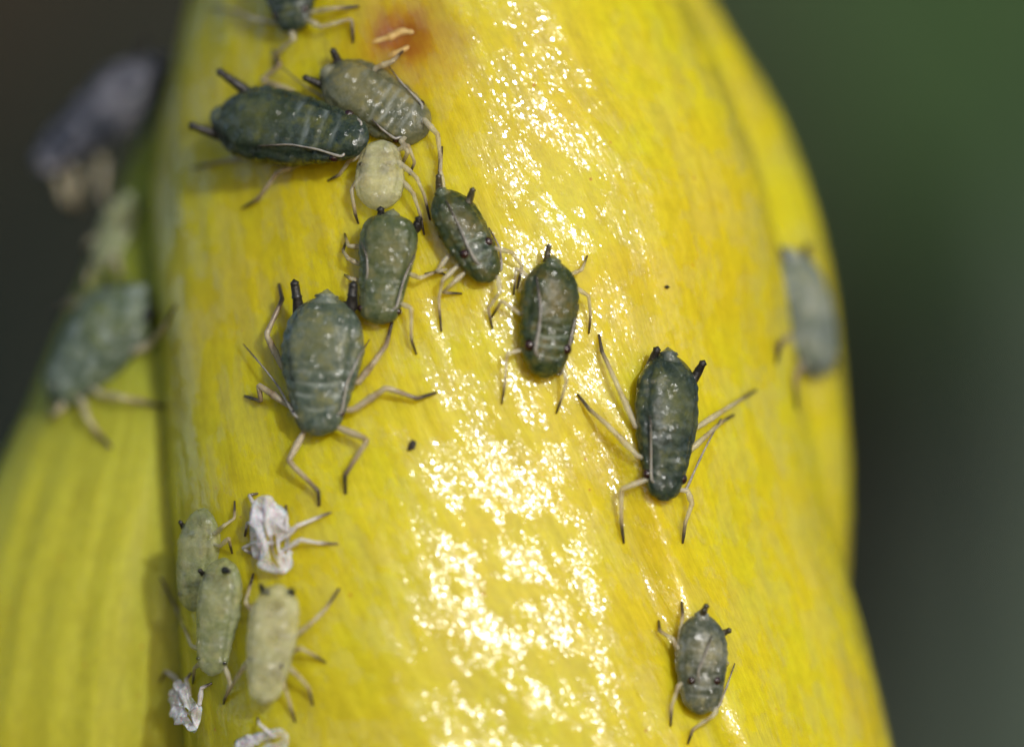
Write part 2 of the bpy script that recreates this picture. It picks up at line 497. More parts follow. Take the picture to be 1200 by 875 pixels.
M_green = aphid_material('aphid_green', (0.046, 0.068, 0.025), (0.105, 0.126, 0.048), (0.18, 0.175, 0.065), (0.32, 0.35, 0.27), rough=0.32, wax_amt=0.35, gloss=1.0, clear=0.16)
M_pale = aphid_material('nymph_pale_green', (0.20, 0.24, 0.10), (0.40, 0.43, 0.22), (0.56, 0.54, 0.28), (0.66, 0.68, 0.57), rough=0.34, sss=0.6, wax_amt=0.5, gloss=1.0, clear=0.54)
M_cream = aphid_material('nymph_cream', (0.44, 0.44, 0.22), (0.64, 0.62, 0.36), (0.74, 0.69, 0.38), (0.80, 0.79, 0.66), rough=0.38, sss=0.6, wax_amt=0.5, gloss=1.0, clear=0.60)
M_frost = aphid_material('aphid_frosted_green', (0.07, 0.095, 0.07), (0.15, 0.18, 0.145), (0.22, 0.23, 0.14), (0.40, 0.43, 0.43), wax_amt=0.9, gloss=0.0)
M_shade = aphid_material('aphid_frosted_green_shaded', (0.045, 0.070, 0.040), (0.095, 0.125, 0.085), (0.12, 0.145, 0.045), (0.36, 0.42, 0.40), wax_amt=0.9, gloss=0.0)  # darker copy of the frosted green, the bud's shade put into the colour
M_frostblue = aphid_material('aphid_dusky_blue', (0.006, 0.009, 0.012), (0.035, 0.040, 0.060), (0.24, 0.23, 0.25), (0.30, 0.30, 0.36), wax_amt=0.3, gloss=0.0)
M_leg = leg_material('leg_pale', (0.64, 0.58, 0.42), (0.44, 0.36, 0.22), (0.050, 0.038, 0.026), clear=0.5)
M_legbrown = leg_material('leg_brown', (0.54, 0.46, 0.33), (0.30, 0.22, 0.14), (0.040, 0.030, 0.022), clear=0.36)
M_legwhite = leg_material('leg_shed', (0.84, 0.80, 0.80), (0.72, 0.66, 0.64), (0.10, 0.075, 0.06), clear=0.3)
M_ant = leg_material('antenna', (0.36, 0.34, 0.30), (0.25, 0.22, 0.19), (0.07, 0.058, 0.05), rough=0.15, clear=0.12)
M_cornicle = plain_material('cornicle_black', (0.007, 0.007, 0.006), (0.020, 0.017, 0.014), 20.0, 0.45, 0.6, coat=0.12)
M_cornbrown = plain_material('cornicle_brown', (0.030, 0.026, 0.014), (0.085, 0.07, 0.035), 20.0, 0.34, 0.5, coat=0.3)
M_eye = plain_material('eye_dark_red', (0.012, 0.004, 0.003), (0.035, 0.008, 0.006), 30.0, 0.18, 0.4, coat=0.6)
M_eyeblack = plain_material('eye_black', (0.010, 0.009, 0.008), (0.02, 0.017, 0.015), 30.0, 0.15, 0.3, coat=0.8)
def shed_material():
    t = NT('shed_skin_white'); obj = t.coord()
    n = t.noise(obj, 7.0, 4, 0.65)
    t.link(t.ramp(n, [(0.35, (0.74, 0.68, 0.71)), (0.6, (0.92, 0.89, 0.94))]), t.p.inputs['Base Color'])
    bn = t.bump(t.noise(obj, 16.0, 4, 0.7), 1.0, 0.05); t.link(bn, t.p.inputs['Normal'])
    fn, v = t.facets(obj, 40.0, 1.0, bn); t.link(fn, t.p.inputs['Coat Normal'])
    t.set(t.p, Roughness=0.45, Subsurface_Weight=0.5, Subsurface_Scale=0.1, Coat_Weight=0.5, Coat_Roughness=0.2)
    t.see_through(t.ramp(t.noise(obj, 5.0, 3), [(0.36, (0.12, 0.12, 0.12)), (0.60, (0.72, 0.72, 0.72))]))
    return t.m
M_shed = shed_material()
M_speck = plain_material('speck_black', (0.008, 0.007, 0.006), (0.03, 0.022, 0.016), 30.0, 0.5, 0.6)

PROF = {
    'adult': ([0, .015, .05, .10, .17, .25, .35, .46, .57, .66, .74, .81, .87, .92, .96, .985, 1],
              [.0, .24, .48, .68, .86, .96, 1.0, .975, .90, .82, .75, .68, .61, .54, .45, .31, 0]),
    'oval': ([0, .015, .05, .10, .18, .28, .40, .55, .68, .78, .86, .92, .96, .985, 1],
             [.0, .24, .46, .66, .86, .97, 1.0, .97, .91, .83, .73, .61, .46, .29, 0]),
    'taper': ([0, .012, .04, .08, .15, .25, .35, .5, .65, .78, .88, .94, .975, .99, 1],
              [.0, .30, .60, .80, .95, 1.0, .98, .90, .81, .75, .69, .60, .44, .28, 0]),
    'nymph': ([0, .02, .06, .12, .22, .35, .5, .63, .74, .83, .90, .95, .98, 1],
              [.0, .28, .50, .70, .90, 1.0, .98, .92, .85, .76, .64, .48, .30, 0]),
    'waisted': ([0, .02, .06, .12, .22, .34, .46, .56, .64, .72, .80, .88, .94, .98, 1],
                [.0, .35, .62, .80, .96, 1.0, .97, .91, .85, .80, .76, .70, .54, .33, 0]),
}

def body_mesh(T, H, Zax, hw, prof, seed, grooves, crumple=0.0, top=0.62, bot=0.42):
    """one continuous head-thorax-abdomen skin between tail T and head H; Zax points out of the back"""
    nt, na = 84, 56
    X = (H - T); L = X.length; X = X / L
    Zd = (Zax - X * Zax.dot(X)).normalized(); Yd = Zd.cross(X)
    s = np.linspace(0, 1, nt); t = 0.5 - 0.5 * np.cos(np.pi * s)
    t = 0.35 * s + 0.65 * t
    k = np.linspace(-.02, .02, 5)
    wd = np.mean([np.interp(np.clip(t + q, 0, 1), *PROF[prof]) for q in k], axis=0)
    wd[0] = 0.02; wd[-1] = 0.02
    ph = np.linspace(0, 2 * np.pi, na, endpoint=False)
    TT, PH = np.meshgrid(t, ph, indexing='ij'); WW = wd[:, None] * hw
    cy, sz = np.cos(PH), np.sin(PH)
    up = np.where(sz > 0, top, bot) * (1.0 - 0.22 * TT ** 2)
    # superelliptic back
    y = WW * np.sign(cy) * np.abs(cy) ** 0.9
    z = WW * up * np.sign(sz) * np.abs(sz) ** 0.92
    groove = np.zeros_like(y)
    for g, dep in grooves:
        bend = 0.045 * (np.abs(cy) ** 2) + 0.010 * vnoise(cy * 2.2 + g * 40, TT * 0 + seed, seed)            # grooves sweep tailward at the sides
        dep = dep * np.clip(0.65 + 0.6 * vnoise(cy * 1.8 + g * 17, TT * 0 + seed * 1.3, seed + 4), 0, 1.2)
        groove += dep * np.exp(-((TT - g + bend) / 0.0125) ** 2)
    backness = np.clip(sz * 1.6, 0, 1)
    sc = 1 - 0.055 * groove * (0.35 + 0.65 * np.clip(sz, 0, 1))
    # marginal furrow and small knobs along the side
    furrow = np.exp(-((np.abs(cy) - 0.80) / 0.07) ** 2) * (sz > 0) * sstep(0.05, 0.2, TT) * sstep(0.95, 0.8, TT)
    sc -= 0.055 * furrow
    knob = np.exp(-((np.abs(cy) - 0.95) / 0.05) ** 2) * (0.5 + 0.5 * np.sin(TT * 2 * np.pi * 11)) * sstep(0.08, 0.2, TT) * sstep(0.85, 0.7, TT)
    sc += 0.03 * knob
    nz_ = vnoise(TT * 7 + seed * 3.1, PH * 2.0, seed) * 0.045 + vnoise(TT * 17, PH * 5.0 + seed, seed + 1) * 0.024 + vnoise(TT * 31, PH * 10.0 + seed, seed + 5) * 0.009
    nz_ *= np.minimum(1, np.minimum(ph, 2 * np.pi - ph) * 3)[None, :]
    sc += nz_
    if crumple:
        cr = vnoise(TT * 3.5, cy * 2.4 + sz * 1.7 + seed, seed + 2) * 1.0 + 0.55 * (1 - 2 * np.abs(vnoise(TT * 4.5, cy * 4 + sz * 3 + seed, seed + 3)))
        cr -= 1.1 * np.exp(-(cy / 0.22) ** 2) * (sz > 0) * sstep(0.35, 0.6, TT) * 0.6      # split along the back
        sc = np.maximum(sc + crumple * (cr - 0.25), 0.18)
        y = y + hw * 0.22 * vnoise(TT * 4 + seed, TT * 0, seed + 6)
    y = y * sc; z = z * sc
    xx = TT * L
    base = np.array(T)
    v = base + xx[..., None] * np.array(X) + y[..., None] * np.array(Yd) + z[..., None] * np.array(Zd)
    faces = grid_faces(nt, na)
    faces = [tuple(reversed(f)) for f in faces]
    faces.append(tuple(range(na))); faces.append(tuple((nt - 1) * na + j for j in range(na))[::-1])
    if crumple:
        tear = vnoise(TT * 6 + 1, cy * 3 + sz * 2 + seed, seed + 9)
        gone = ((np.abs(cy) < 0.14 + 0.22 * tear) & (sz > 0) & (TT > 0.42) & (TT < 0.93)) | (tear < -0.74) | ((sz < -0.75) & (TT > 0.2))
        gone = gone.ravel()
        faces = [q for q in faces[:-2] if not gone[q[0]]]
    lines = np.clip(groove, 0, 1) * backness * (np.abs(cy) < 0.78)
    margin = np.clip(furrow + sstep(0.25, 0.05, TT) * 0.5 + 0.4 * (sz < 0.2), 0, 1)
    belly = np.exp(-((TT - 0.36) / 0.17) ** 2) * np.exp(-(cy / 0.5) ** 2) * (sz > 0)
    return v.reshape(-1, 3), faces, {'groove': lines.ravel(), 'margin': margin.ravel(), 'belly': belly.ravel()}, (X, Yd, Zd, L)

ADULT_G = [(.24, .12), (.36, .15), (.51, .45), (.585, .75), (.66, 1.0), (.745, 1.0), (.83, .6)]
SOFT_G = [(.22, .12), (.35, .15), (.53, .3), (.63, .4), (.73, .45), (.83, .35)]

def sphere_mesh(c, r, ax=None, n=12, m=8, flat=1.0):
    v, f = [], []
    for i in range(m + 1):
        a = math.pi * i / m
        for j in range(n):
            b = 2 * math.pi * j / n
            v.append(Vector(c) + Vector((math.sin(a) * math.cos(b), math.sin(a) * math.sin(b) * flat, math.cos(a))) * r)
    for i in range(m):
        for j in range(n):
            k = (j + 1) % n
            f.append((i * n + j, (i + 1) * n + j, (i + 1) * n + k, i * n + k))
    return v, f

def make_insect(name, label, cat, group, tail, head, width, mat, prof='adult', seed=1, legs=(), antennae=(), cornicles=(), eyes=(),
                leg_mat=None, corn_mat=None, eye_mat=None, lift=None, tilt=(0, 0), ymax=None, grooves=ADULT_G, leg_r=0.040,
                corn_r=0.046, cauda=True, crumple=0.0, ant_r=0.013, top=0.62, bot=0.42, eye_r=0.05, face=0.35):
    leg_mat = leg_mat or M_leg; corn_mat = corn_mat or M_cornicle; eye_mat = eye_mat or M_eye
    hw = width / 200.0
    mx, my = (tail[0] + head[0]) / 2, (tail[1] + head[1]) / 2
    b = hit(mx, my)
    if b is not None and (ymax is None or b[0].y <= ymax):
        base, nrm = b[0], b[1].copy()
        # average the surface normal over the footprint
        for dx, dy in ((-.3, 0), (.3, 0), (0, -.3), (0, .3)):
            q = hit(mx + dx * width, my + dy * width)
            if q: nrm += q[1]
        nrm.normalize()
    else:
        base, nrm = at_depth(mx, my, ymax), Vector((-0.5, -0.8, 0.1)).normalized()
    toward = -ray(mx, my)
    nrm = nrm.lerp(toward, face).normalized()
    right = Vector((1, 0, 0)); upv = Vector((0, 0, 1))
    nrm = (nrm + right * tilt[0] + upv * tilt[1]).normalized()
    h = lift if lift is not None else hw * bot + 0.07
    T = P(*tail, h, ymax); H = P(*head, h * 0.92, ymax)
    # keep the body from pitching too far along the view axis
    mean = (T.y + H.y) / 2
    T = at_depth(*tail, mean + (T.y - mean) * 0.8); H = at_depth(*head, mean + (H.y - mean) * 0.8)
    root = empty(name, base)
    tag(root, label, cat, group)
    v, f, at, (X, Y, Z, L) = body_mesh(T, H, nrm, hw, prof, seed, grooves, crumple, top, bot)
    mesh_obj('body', v, f, mat, root, attrs=at)
    bv = BVHTree.FromPolygons([tuple(q) for q in v], f)
    mid = (T + H) / 2
    axis_pt = lambda k: T.lerp(H, k)
    def nearest_axis(p):
        k = max(0.05, min(0.93, (p - T).dot(X) / L)); return axis_pt(k) - Z * hw * 0.15
    for lg in legs:
        n = len(lg); hs = {2: (.16, .03), 3: (.17, .22, .02), 4: (.17, .24, .12, .02), 5: (.17, .24, .15, .06, .02)}[n]
        pts = []
        for i, q in enumerate(lg):
            hh = q[2] if len(q) > 2 else hs[i] * min(1.0, hw / 0.36 + 0.25)
            pts.append(P(q[0], q[1], hh, ymax))
        inner = nearest_axis(pts[0]); inner = pts[0].lerp(inner, 0.75)
        k = leg_r * 0.94
        rad = {2: (1.0, .6), 3: (1.0, .74, .45), 4: (1.0, .78, .62, .42), 5: (1, .8, .62, .5, .4)}[n]
        pl = [inner, pts[0], pts[0].lerp(pts[1], 0.5)] + pts[1:]
        rl = [k * 0.7, k * 0.82, k * 1.0] + [k * q for q in rad[1:]]
        vv, ff2, al = tube(pl, rl)
        mesh_obj('leg', vv, ff2, leg_mat, root, attrs={'along': al})
    for an in antennae:
        pts = [P(q[0], q[1], q[2] if len(q) > 2 else 0.035, ymax, (bv,)) for q in an]
        # root it in the head
        pts = [pts[0].lerp(axis_pt(0.93), 0.35)] + pts
        rad = [ant_r * 1.5] + [ant_r * (1.25 - 0.65 * i / max(1, len(an) - 1)) for i in range(len(an))]
        vv, ff2, al = tube(pts, rad, nseg=8, corner=0.3)
        mesh_obj('antenna', vv, ff2, M_ant, root, attrs={'along': al})
    for cn in cornicles:
        (bx, by), (tx, ty) = cn[0], cn[1]
        bh = hit(bx, by, (bv,))
        bp = bv.find_nearest(P(bx, by, h, ymax))[0]
        tp = at_depth(tx, ty, bp.y - (cn[2] if len(cn) > 2 else 0.06))
        ins = bp.lerp(nearest_axis(bp), 0.35)
        ax = (tp - bp)
        vv, ff2, al = tube([ins, bp, bp + ax * 0.55, bp + ax * 0.93, tp], [corn_r * 1.6, corn_r * 1.45, corn_r * 1.12, corn_r * 0.95, corn_r * 1.12], nseg=12, corner=0.12)
        mesh_obj('cornicle', vv, ff2, corn_mat, root)
    if cauda:
        c0 = axis_pt(0.07); c1 = T - X * hw * 0.13 - Z * hw * 0.02
        vv, ff2, al = tube([c0, T + X * hw * 0.05, c1], [hw * 0.42, hw * 0.27, hw * 0.06], nseg=12, corner=0.2)
        n_ = len(vv)
        mesh_obj('cauda', vv, ff2, mat, root, attrs={'groove': [0.25] * n_, 'margin': [0] * n_, 'belly': [0] * n_})
    if eyes is not None:
        spots = []
        for e in eyes:
            p = P(e[0], e[1], 0.0, ymax, (bv,))
            q = bv.find_nearest(p)
            spots.append(q[0])
        if not spots:
            for sgn in (-1, 1):
                q = bv.find_nearest(axis_pt(0.88) + Y * sgn * hw * 0.9 + Z * hw * 0.12); spots.append(q[0])
        elif len(spots) == 1:
            e = spots[0]; k = (e - T).dot(Y)
            q = bv.find_nearest(e - Y * 2 * k); spots.append(q[0])
        for q in spots:
            inn = (nearest_axis(q) - q).normalized()
            vv, ff2 = sphere_mesh(q + inn * eye_r * 0.5, eye_r)
            mesh_obj('eye', vv, ff2, eye_mat, root)
    return root

G_AD = 'dark aphids on the bud'
G_NY = 'pale aphid nymphs on the bud'

make_insect('aphid', 'large dark slate aphid lying sideways, black cornicles pointing left', 'aphid', G_AD, (253, 138), (431, 166), 95, M_dark, seed=3,
    tilt=(0.05, 0.18), top=.66, lift=.62,
    cornicles=[((288, 106), (257, 84)), ((260, 162), (224, 147))],
    legs=[[(318, 186), (296, 184), (266, 188), (225, 197)], [(352, 192), (325, 202), (303, 233), (284, 244)], [(345, 108), (306, 94, .2), (329, 76, .2), (320, 58, .02)]],
    antennae=[[(424, 143), (385, 118), (352, 97, .05), (329, 78, .22)], [(400, 184), (372, 175), (340, 169), (302, 171)]],
    eyes=[(390, 187)], leg_mat=M_legbrown, eye_r=.06)
make_insect('aphid', 'plump grey-green aphid tucked behind the large slate one, beside the scar', 'aphid', G_AD, (380, 84), (501, 157), 78, M_tan, seed=5, prof='oval',
    cornicles=[((397, 74), (390, 59)), ((372, 102), (357, 91))], corn_r=.04,
    legs=[[(497, 140), (513, 158), (516, 186), (514, 212)], [(470, 165), (478, 178), (470, 196)], [(440, 80), (460, 72), (472, 60)]],
    antennae=[[(495, 122), (470, 97), (456, 78)], [(463, 163), (448, 152), (436, 140)]], eyes=[(463, 165)], tilt=(0.1, 0.12), lift=.10)
make_insect('nymph', 'cream translucent nymph between the slate aphid and the dark small ones', 'aphid', G_NY, (444, 247), (447, 164), 60, M_cream, seed=8, prof='nymph', grooves=SOFT_G,
    cornicles=[((425, 196), (424, 193), .12), ((449, 198), (450, 195), .12)], corn_r=.034, corn_mat=M_cornbrown,
    eyes=[(415, 178), (462, 166)], eye_mat=M_eyeblack, leg_mat=M_leg, leg_r=.034, cauda=False,
    legs=[[(425, 180), (408, 190), (398, 205), (384, 212)], [(424, 205), (412, 222), (416, 250), (420, 262)], [(468, 190), (488, 208), (497, 228), (504, 258)], [(470, 210), (484, 226), (492, 250), (497, 275)],
          [(466, 176), (478, 170), (486, 190), (480, 205)]])
make_insect('aphid', 'small dark green aphid with silver antenna, head toward lower right', 'aphid', G_AD, (515, 223), (577, 330), 58, M_olive, seed=12, prof='oval',
    cornicles=[((515, 226), (514, 206)), ((548, 238), (554, 222))], corn_mat=M_cornbrown, corn_r=.036,
    antennae=[[(556, 304), (547, 286), (538, 264), (523, 235)], [(588, 316), (586, 290), (573, 267)]],
    eyes=[(543, 298)], eye_r=.066, leg_r=.034, tilt=(.35, .05),
    legs=[[(538, 310), (519, 328), (514, 350), (517, 388)], [(525, 300), (512, 318, .2), (524, 316, .12), (498, 321)], [(546, 318), (528, 334), (519, 343), (541, 344)],
          [(584, 325), (586, 342), (572, 362), (577, 385)], [(578, 290), (600, 296), (612, 312), (606, 338)], [(520, 222), (516, 200), (518, 172)]])
make_insect('aphid', 'flat olive-green aphid above and right of the big grey one', 'aphid', G_AD, (460, 250), (443, 380), 69, M_green, seed=15, prof='taper', grooves=SOFT_G,
    cornicles=[((447, 262), (446, 245)), ((483, 270), (491, 256))], corn_r=.042,
    antennae=[[(421, 352), (431, 322), (430, 300), (423, 283)], [(465, 360), (473, 328), (486, 298)]],
    eyes=[], leg_r=.034,
    legs=[[(468, 355), (482, 361), (482, 398), (488, 415)], [(424, 290), (408, 288), (404, 274)], [(422, 310), (408, 303), (402, 294), (406, 282)], [(422, 330), (410, 326), (404, 322)],
          [(478, 320), (492, 326), (512, 318), (522, 322)]])
make_insect('aphid', 'large grey-green aphid with ringed thorax, two stout black cornicles raised', 'aphid', G_AD, (383, 346), (372, 511), 97, M_grey, seed=21,
    cornicles=[((346, 362), (345, 331)), ((410, 362), (414, 333))], corn_r=.052,
    antennae=[[(345, 487), (326, 452, .2), (305, 426, .2), (285, 403, .12)], [(401, 482), (406, 450), (422, 415), (433, 398)]],
    eyes=[(402, 484)], eye_r=.045, leg_mat=M_legbrown, leg_r=.046,
    legs=[[(332, 432), (312, 392), (331, 351), (327, 333)], [(340, 476), (303, 451, .25), (306, 470, .12), (287, 464)], [(358, 503), (338, 540), (373, 575), (374, 592)],
          [(392, 499), (431, 515), (404, 557), (405, 578)], [(414, 480), (453, 454), (489, 467), (511, 460)], [(420, 448), (438, 425), (453, 404), (460, 375)]])
make_insect('aphid', 'dark oval aphid with two long silver lines down its back', 'aphid', G_AD, (648, 304), (637, 443), 70, M_olive, seed=25, prof='oval',
    cornicles=[((641, 312), (643, 288))], corn_mat=M_cornbrown, corn_r=.034,
    antennae=[[(627, 410), (632, 385), (634, 360), (629, 324)], [(657, 439), (668, 402), (674, 375), (678, 357)]], ant_r=.017,
    eyes=[(618, 404)], eye_r=.075, tilt=(.15, 0), leg_r=.030,
    legs=[[(620, 325), (605, 314), (602, 345)], [(612, 410), (594, 414), (592, 446), (588, 473)], [(672, 335), (690, 347), (692, 370), (690, 391)], [(660, 430), (664, 446), (659, 464), (652, 484)], [(668, 322), (682, 316), (688, 300)],
          [(612, 370), (588, 352), (576, 372)]])
make_insect('aphid', 'dark green aphid standing alone on spread legs by the petal fold', 'aphid', G_AD, (783, 413), (777, 587), 81, M_dark, seed=28,
    cornicles=[((766, 434), (770, 409)), ((814, 446), (824, 425))], corn_r=.045,
    antennae=[[(763, 562), (763, 530), (763, 508, .06), (762, 486, .05)], [(804, 574), (819, 540, .2), (832, 514, .2), (845, 490, .15)]],
    eyes=[(756, 555)], eye_r=.075, leg_r=.040, tilt=(.12, 0),
    legs=[[(745, 500), (722, 448), (705, 411), (702, 392)], [(748, 535), (711, 497), (691, 480), (677, 462)], [(757, 562), (728, 573), (728, 611), (731, 636)],
          [(815, 502), (852, 478), (886, 457)], [(806, 530), (826, 512), (846, 494), (860, 486)], [(806, 575), (811, 590), (803, 612), (800, 636)]])
make_insect('aphid', 'small pale-mottled grey aphid near the lower right petal edge', 'aphid', G_AD, (822, 718), (822, 837), 62, M_brindle, seed=33, prof='oval', grooves=SOFT_G,
    cornicles=[((822, 724), (828, 709)), ((843, 744), (855, 738))], corn_mat=M_cornbrown, corn_r=.034,
    antennae=[[(818, 786), (826, 768), (834, 744)], [(842, 828), (851, 806, .1), (861, 777, .1)]], eyes=[(809, 797)], eye_r=.055, leg_r=.036, tilt=(.2, 0),
    legs=[[(808, 765), (794, 760), (800, 722), (799, 705)], [(802, 775), (788, 748), (773, 739), (772, 727)], [(804, 796), (795, 803), (787, 827), (786, 850)],
          [(840, 830), (836, 838), (812, 854), (806, 871)], [(846, 770), (852, 776), (848, 786)]])
make_insect('aphid', 'dark blurred aphid cut off by the top edge of the picture', 'aphid', G_AD, (338, -70), (345, 38), 74, M_dark, seed=37,
    cornicles=[((322, -58), (318, -80)), ((360, -58), (366, -78))], eyes=[(322, 18)], tilt=(0, .1),
    legs=[[(322, 27), (295, 22), (278, 14), (246, 8)], [(368, 14), (390, 10), (420, 8)], [(362, 24), (376, 32), (412, 22), (414, 50)], [(340, 34), (345, 46), (324, 62), (322, 82)], [(318, -20), (290, -36), (268, -20)], [(366, -20), (396, -36), (414, -20)]])
make_insect('aphid', 'frosted pale green aphid on the shaded left petal', 'aphid', G_AD, (166, 340), (62, 470), 100, M_shade, seed=41, prof='adult', grooves=SOFT_G, ymax=4.2,
    cornicles=[((128, 340), (122, 328)), ((170, 372), (180, 366))], eyes=[], leg_r=.055,
    legs=[[(158, 412), (176, 402), (192, 384), (206, 358)], [(118, 462), (142, 466), (164, 470), (192, 477)], [(96, 470), (102, 488), (112, 504), (130, 524)], [(78, 468), (66, 484), (56, 490)], [(112, 368), (92, 352), (62, 368)]],
    antennae=[[(62, 450), (58, 470, .1), (64, 490, .1)]])
make_insect('aphid', 'large blue-grey aphid far out of focus at the upper left', 'aphid', G_AD, (196, 74), (42, 200), 100, M_frostblue, seed=45, ymax=5.4, grooves=SOFT_G, tilt=(-.4, .5), face=.1,
    cornicles=[((168, 60), (172, 46)), ((196, 104), (208, 100))], eyes=[], leg_r=.06,
    legs=[[(92, 205), (86, 226), (96, 252)], [(70, 210), (76, 232), (90, 246)], [(120, 190), (118, 222), (128, 250), (122, 262)]])
make_insect('nymph', 'small whitish nymph out of focus below the blue-grey aphid', 'aphid', G_NY, (152, 228), (118, 318), 50, M_pale, seed=48, prof='nymph', ymax=4.4, grooves=SOFT_G,
    cornicles=[((142, 232), (138, 226)), ((158, 240), (162, 234))], corn_r=.03, eyes=[], leg_r=.045,
    legs=[[(120, 300), (106, 318), (100, 345)], [(136, 300), (140, 320), (150, 330)], [(126, 270), (106, 282), (98, 300)]])
make_insect('aphid', 'blurred bluish aphid on the far right petal edge', 'aphid', G_AD, (922, 296), (964, 442), 88, M_frost, seed=52, ymax=6.0, grooves=SOFT_G, prof='oval', face=.2,
    cornicles=[((918, 306), (912, 292)), ((944, 302), (946, 288))], eyes=[(958, 430)], leg_r=.045, leg_mat=M_legbrown,
    legs=[[(930, 390), (914, 402), (910, 425)], [(944, 420), (932, 440), (934, 480)], [(966, 410), (978, 420), (976, 440)]])
make_insect('nymph', 'pale green nymph uppermost in the cluster, dark stubs on its tail', 'aphid', G_NY, (240, 595), (224, 716), 60, M_pale, seed=55, prof='nymph', grooves=SOFT_G,
    cornicles=[((216, 617), (211, 611), .08), ((234, 608), (232, 605), .12)], corn_r=.027, eyes=[], eye_r=.028, cauda=False, leg_r=.030, leg_mat=M_leg,
    legs=[[(252, 625), (262, 616), (275, 607), (275, 587)], [(258, 640), (268, 630), (272, 648)], [(216, 660), (214, 665), (216, 680), (221, 694)]])
make_insect('nymph', 'pale green nymph in the middle of the cluster, iridescent back', 'aphid', G_NY, (264, 653), (247, 792), 58, M_pale, seed=58, prof='waisted', grooves=SOFT_G, lift=.30,
    cornicles=[((238, 670), (234, 668), .1), ((266, 672), (268, 669), .12)], corn_r=.027, eyes=[], eye_r=.028, cauda=False, leg_r=.032, eye_mat=M_eyeblack,
    legs=[[(232, 760), (224, 756), (208, 716), (188, 676)], [(236, 776), (228, 782), (226, 800)], [(262, 776), (270, 800), (262, 824)]])
make_insect('nymph', 'cream nymph with narrow waist, right of the cluster, tail up', 'aphid', G_NY, (328, 684), (308, 825), 62, M_cream, seed=61, prof='waisted', grooves=SOFT_G, lift=.34,
    cornicles=[((308, 692), (306, 686), .1), ((339, 698), (342, 691), .1)], corn_r=.028, eye_r=.032, eyes=[(288, 772), (330, 780)], eye_mat=M_eyeblack, cauda=False, leg_r=.036,
    legs=[[(344, 746), (362, 732), (381, 714), (398, 689)], [(338, 764), (352, 759), (366, 766), (382, 776)], [(334, 778), (350, 792), (362, 806), (367, 826)], [(326, 784), (332, 800), (338, 818), (346, 845)],
          [(292, 772), (280, 790), (270, 806), (262, 820)], [(296, 716), (288, 706), (292, 690), (297, 672)]])

# shed skins
G_SH = 'white shed aphid skins'
make_insect('shed_skin', 'crumpled white shed skin with splayed legs above the nymph cluster', 'shed skin', G_SH, (303, 582), (332, 672), 39, M_shed, seed=64, prof='nymph', grooves=SOFT_G,
    crumple=.55, eyes=None, cauda=False, leg_mat=M_legwhite, leg_r=.034, top=.75,
    legs=[[(336, 628), (348, 616), (368, 608), (388, 600)], [(340, 640), (352, 632), (374, 636), (396, 637)], [(322, 612), (336, 622), (336, 606), (335, 592)],
          [(312, 606), (298, 616), (290, 612), (287, 628)], [(318, 636), (298, 636), (284, 642), (304, 654)], [(312, 596), (296, 588), (292, 580), (302, 578)]])
make_insect('shed_skin', 'small crumpled white shed skin at the left foot of the cluster', 'shed skin', G_SH, (204, 806), (232, 851), 37, M_shed, seed=67, prof='nymph', grooves=SOFT_G, lift=.55,
    crumple=.5, eyes=None, cauda=False, leg_mat=M_legwhite, leg_r=.034,
    legs=[[(212, 812), (206, 794), (194, 786), (188, 798)], [(222, 814), (218, 796), (224, 788)], [(234, 824), (236, 806), (248, 800)]])
make_insect('shed_skin', 'pale lilac shed skin lying flat, cut by the bottom edge', 'shed skin', G_SH, (276, 884), (337, 858), 30, M_shed, seed=70, prof='nymph', grooves=SOFT_G,
    crumple=.3, eyes=None, cauda=False, leg_mat=M_legwhite, leg_r=.028,
    legs=[[(300, 870), (290, 862), (276, 868)], [(320, 862), (304, 848), (302, 840)]])

# dark specks lying on the petal
def speck(label, poly, thick):
    pts = [P(x, y, 0.012) for x, y in poly]
    c = sum(pts, Vector()) / len(pts)
    n = hit(*poly[0])[1]
    k = len(pts); v = list(pts) + [p + n * thick * (0.6 + 0.4 * ((i * 7) % 3) / 2) for i, p in enumerate(pts)]
    v = v + [c + n * thick * 1.3]
    f = [tuple(range(k))] + [(i, (i + 1) % k, k + (i + 1) % k, k + i) for i in range(k)] + [(k + i, k + (i + 1) % k, 2 * k) for i in range(k)]
    o = mesh_obj('frass_speck', [p - c for p in v], f, M_speck, smooth=False)
    o.location = c
    tag(o, label, 'speck', 'dark specks on the petal')
speck('black angular speck on the petal right of the big grey aphid', [(477, 528), (480, 519), (484, 516), (488, 519), (486, 526), (481, 528)], 0.05)
speck('tiny dark speck above the solitary aphid, left of the fold', [(778, 336), (781, 334), (784, 337), (781, 339)], 0.03)

# torn pale tissue over the rusty scar: part of the front petal
def ribbon(pts, wdt):
    q = [P(x, y, h) for x, y, h in pts]
    return tube(q, [wdt * s for s in np.interp(np.linspace(0, 1, len(q)), [0, .3, .7, 1], [.4, 1, .9, .35])], nseg=8, corner=.3)
M_torn = plain_material('torn_tissue', (0.46, 0.27, 0.06), (0.60, 0.42, 0.16), 9.0, 0.5, 0.8)
for pts, wd in (([(430, 53, -.05), (444, 48, -.025), (458, 44, -.02), (470, 37, -.015), (482, 38, -.02), (490, 40, -.05)], .050), ([(448, 70, -.05), (462, 64, -.02), (474, 59, -.02), (484, 52, -.05)], .042)):
    vv, ff2, al = ribbon(pts, wd)
    o = mesh_obj('torn_tissue', vv, ff2, M_torn, petal_f)

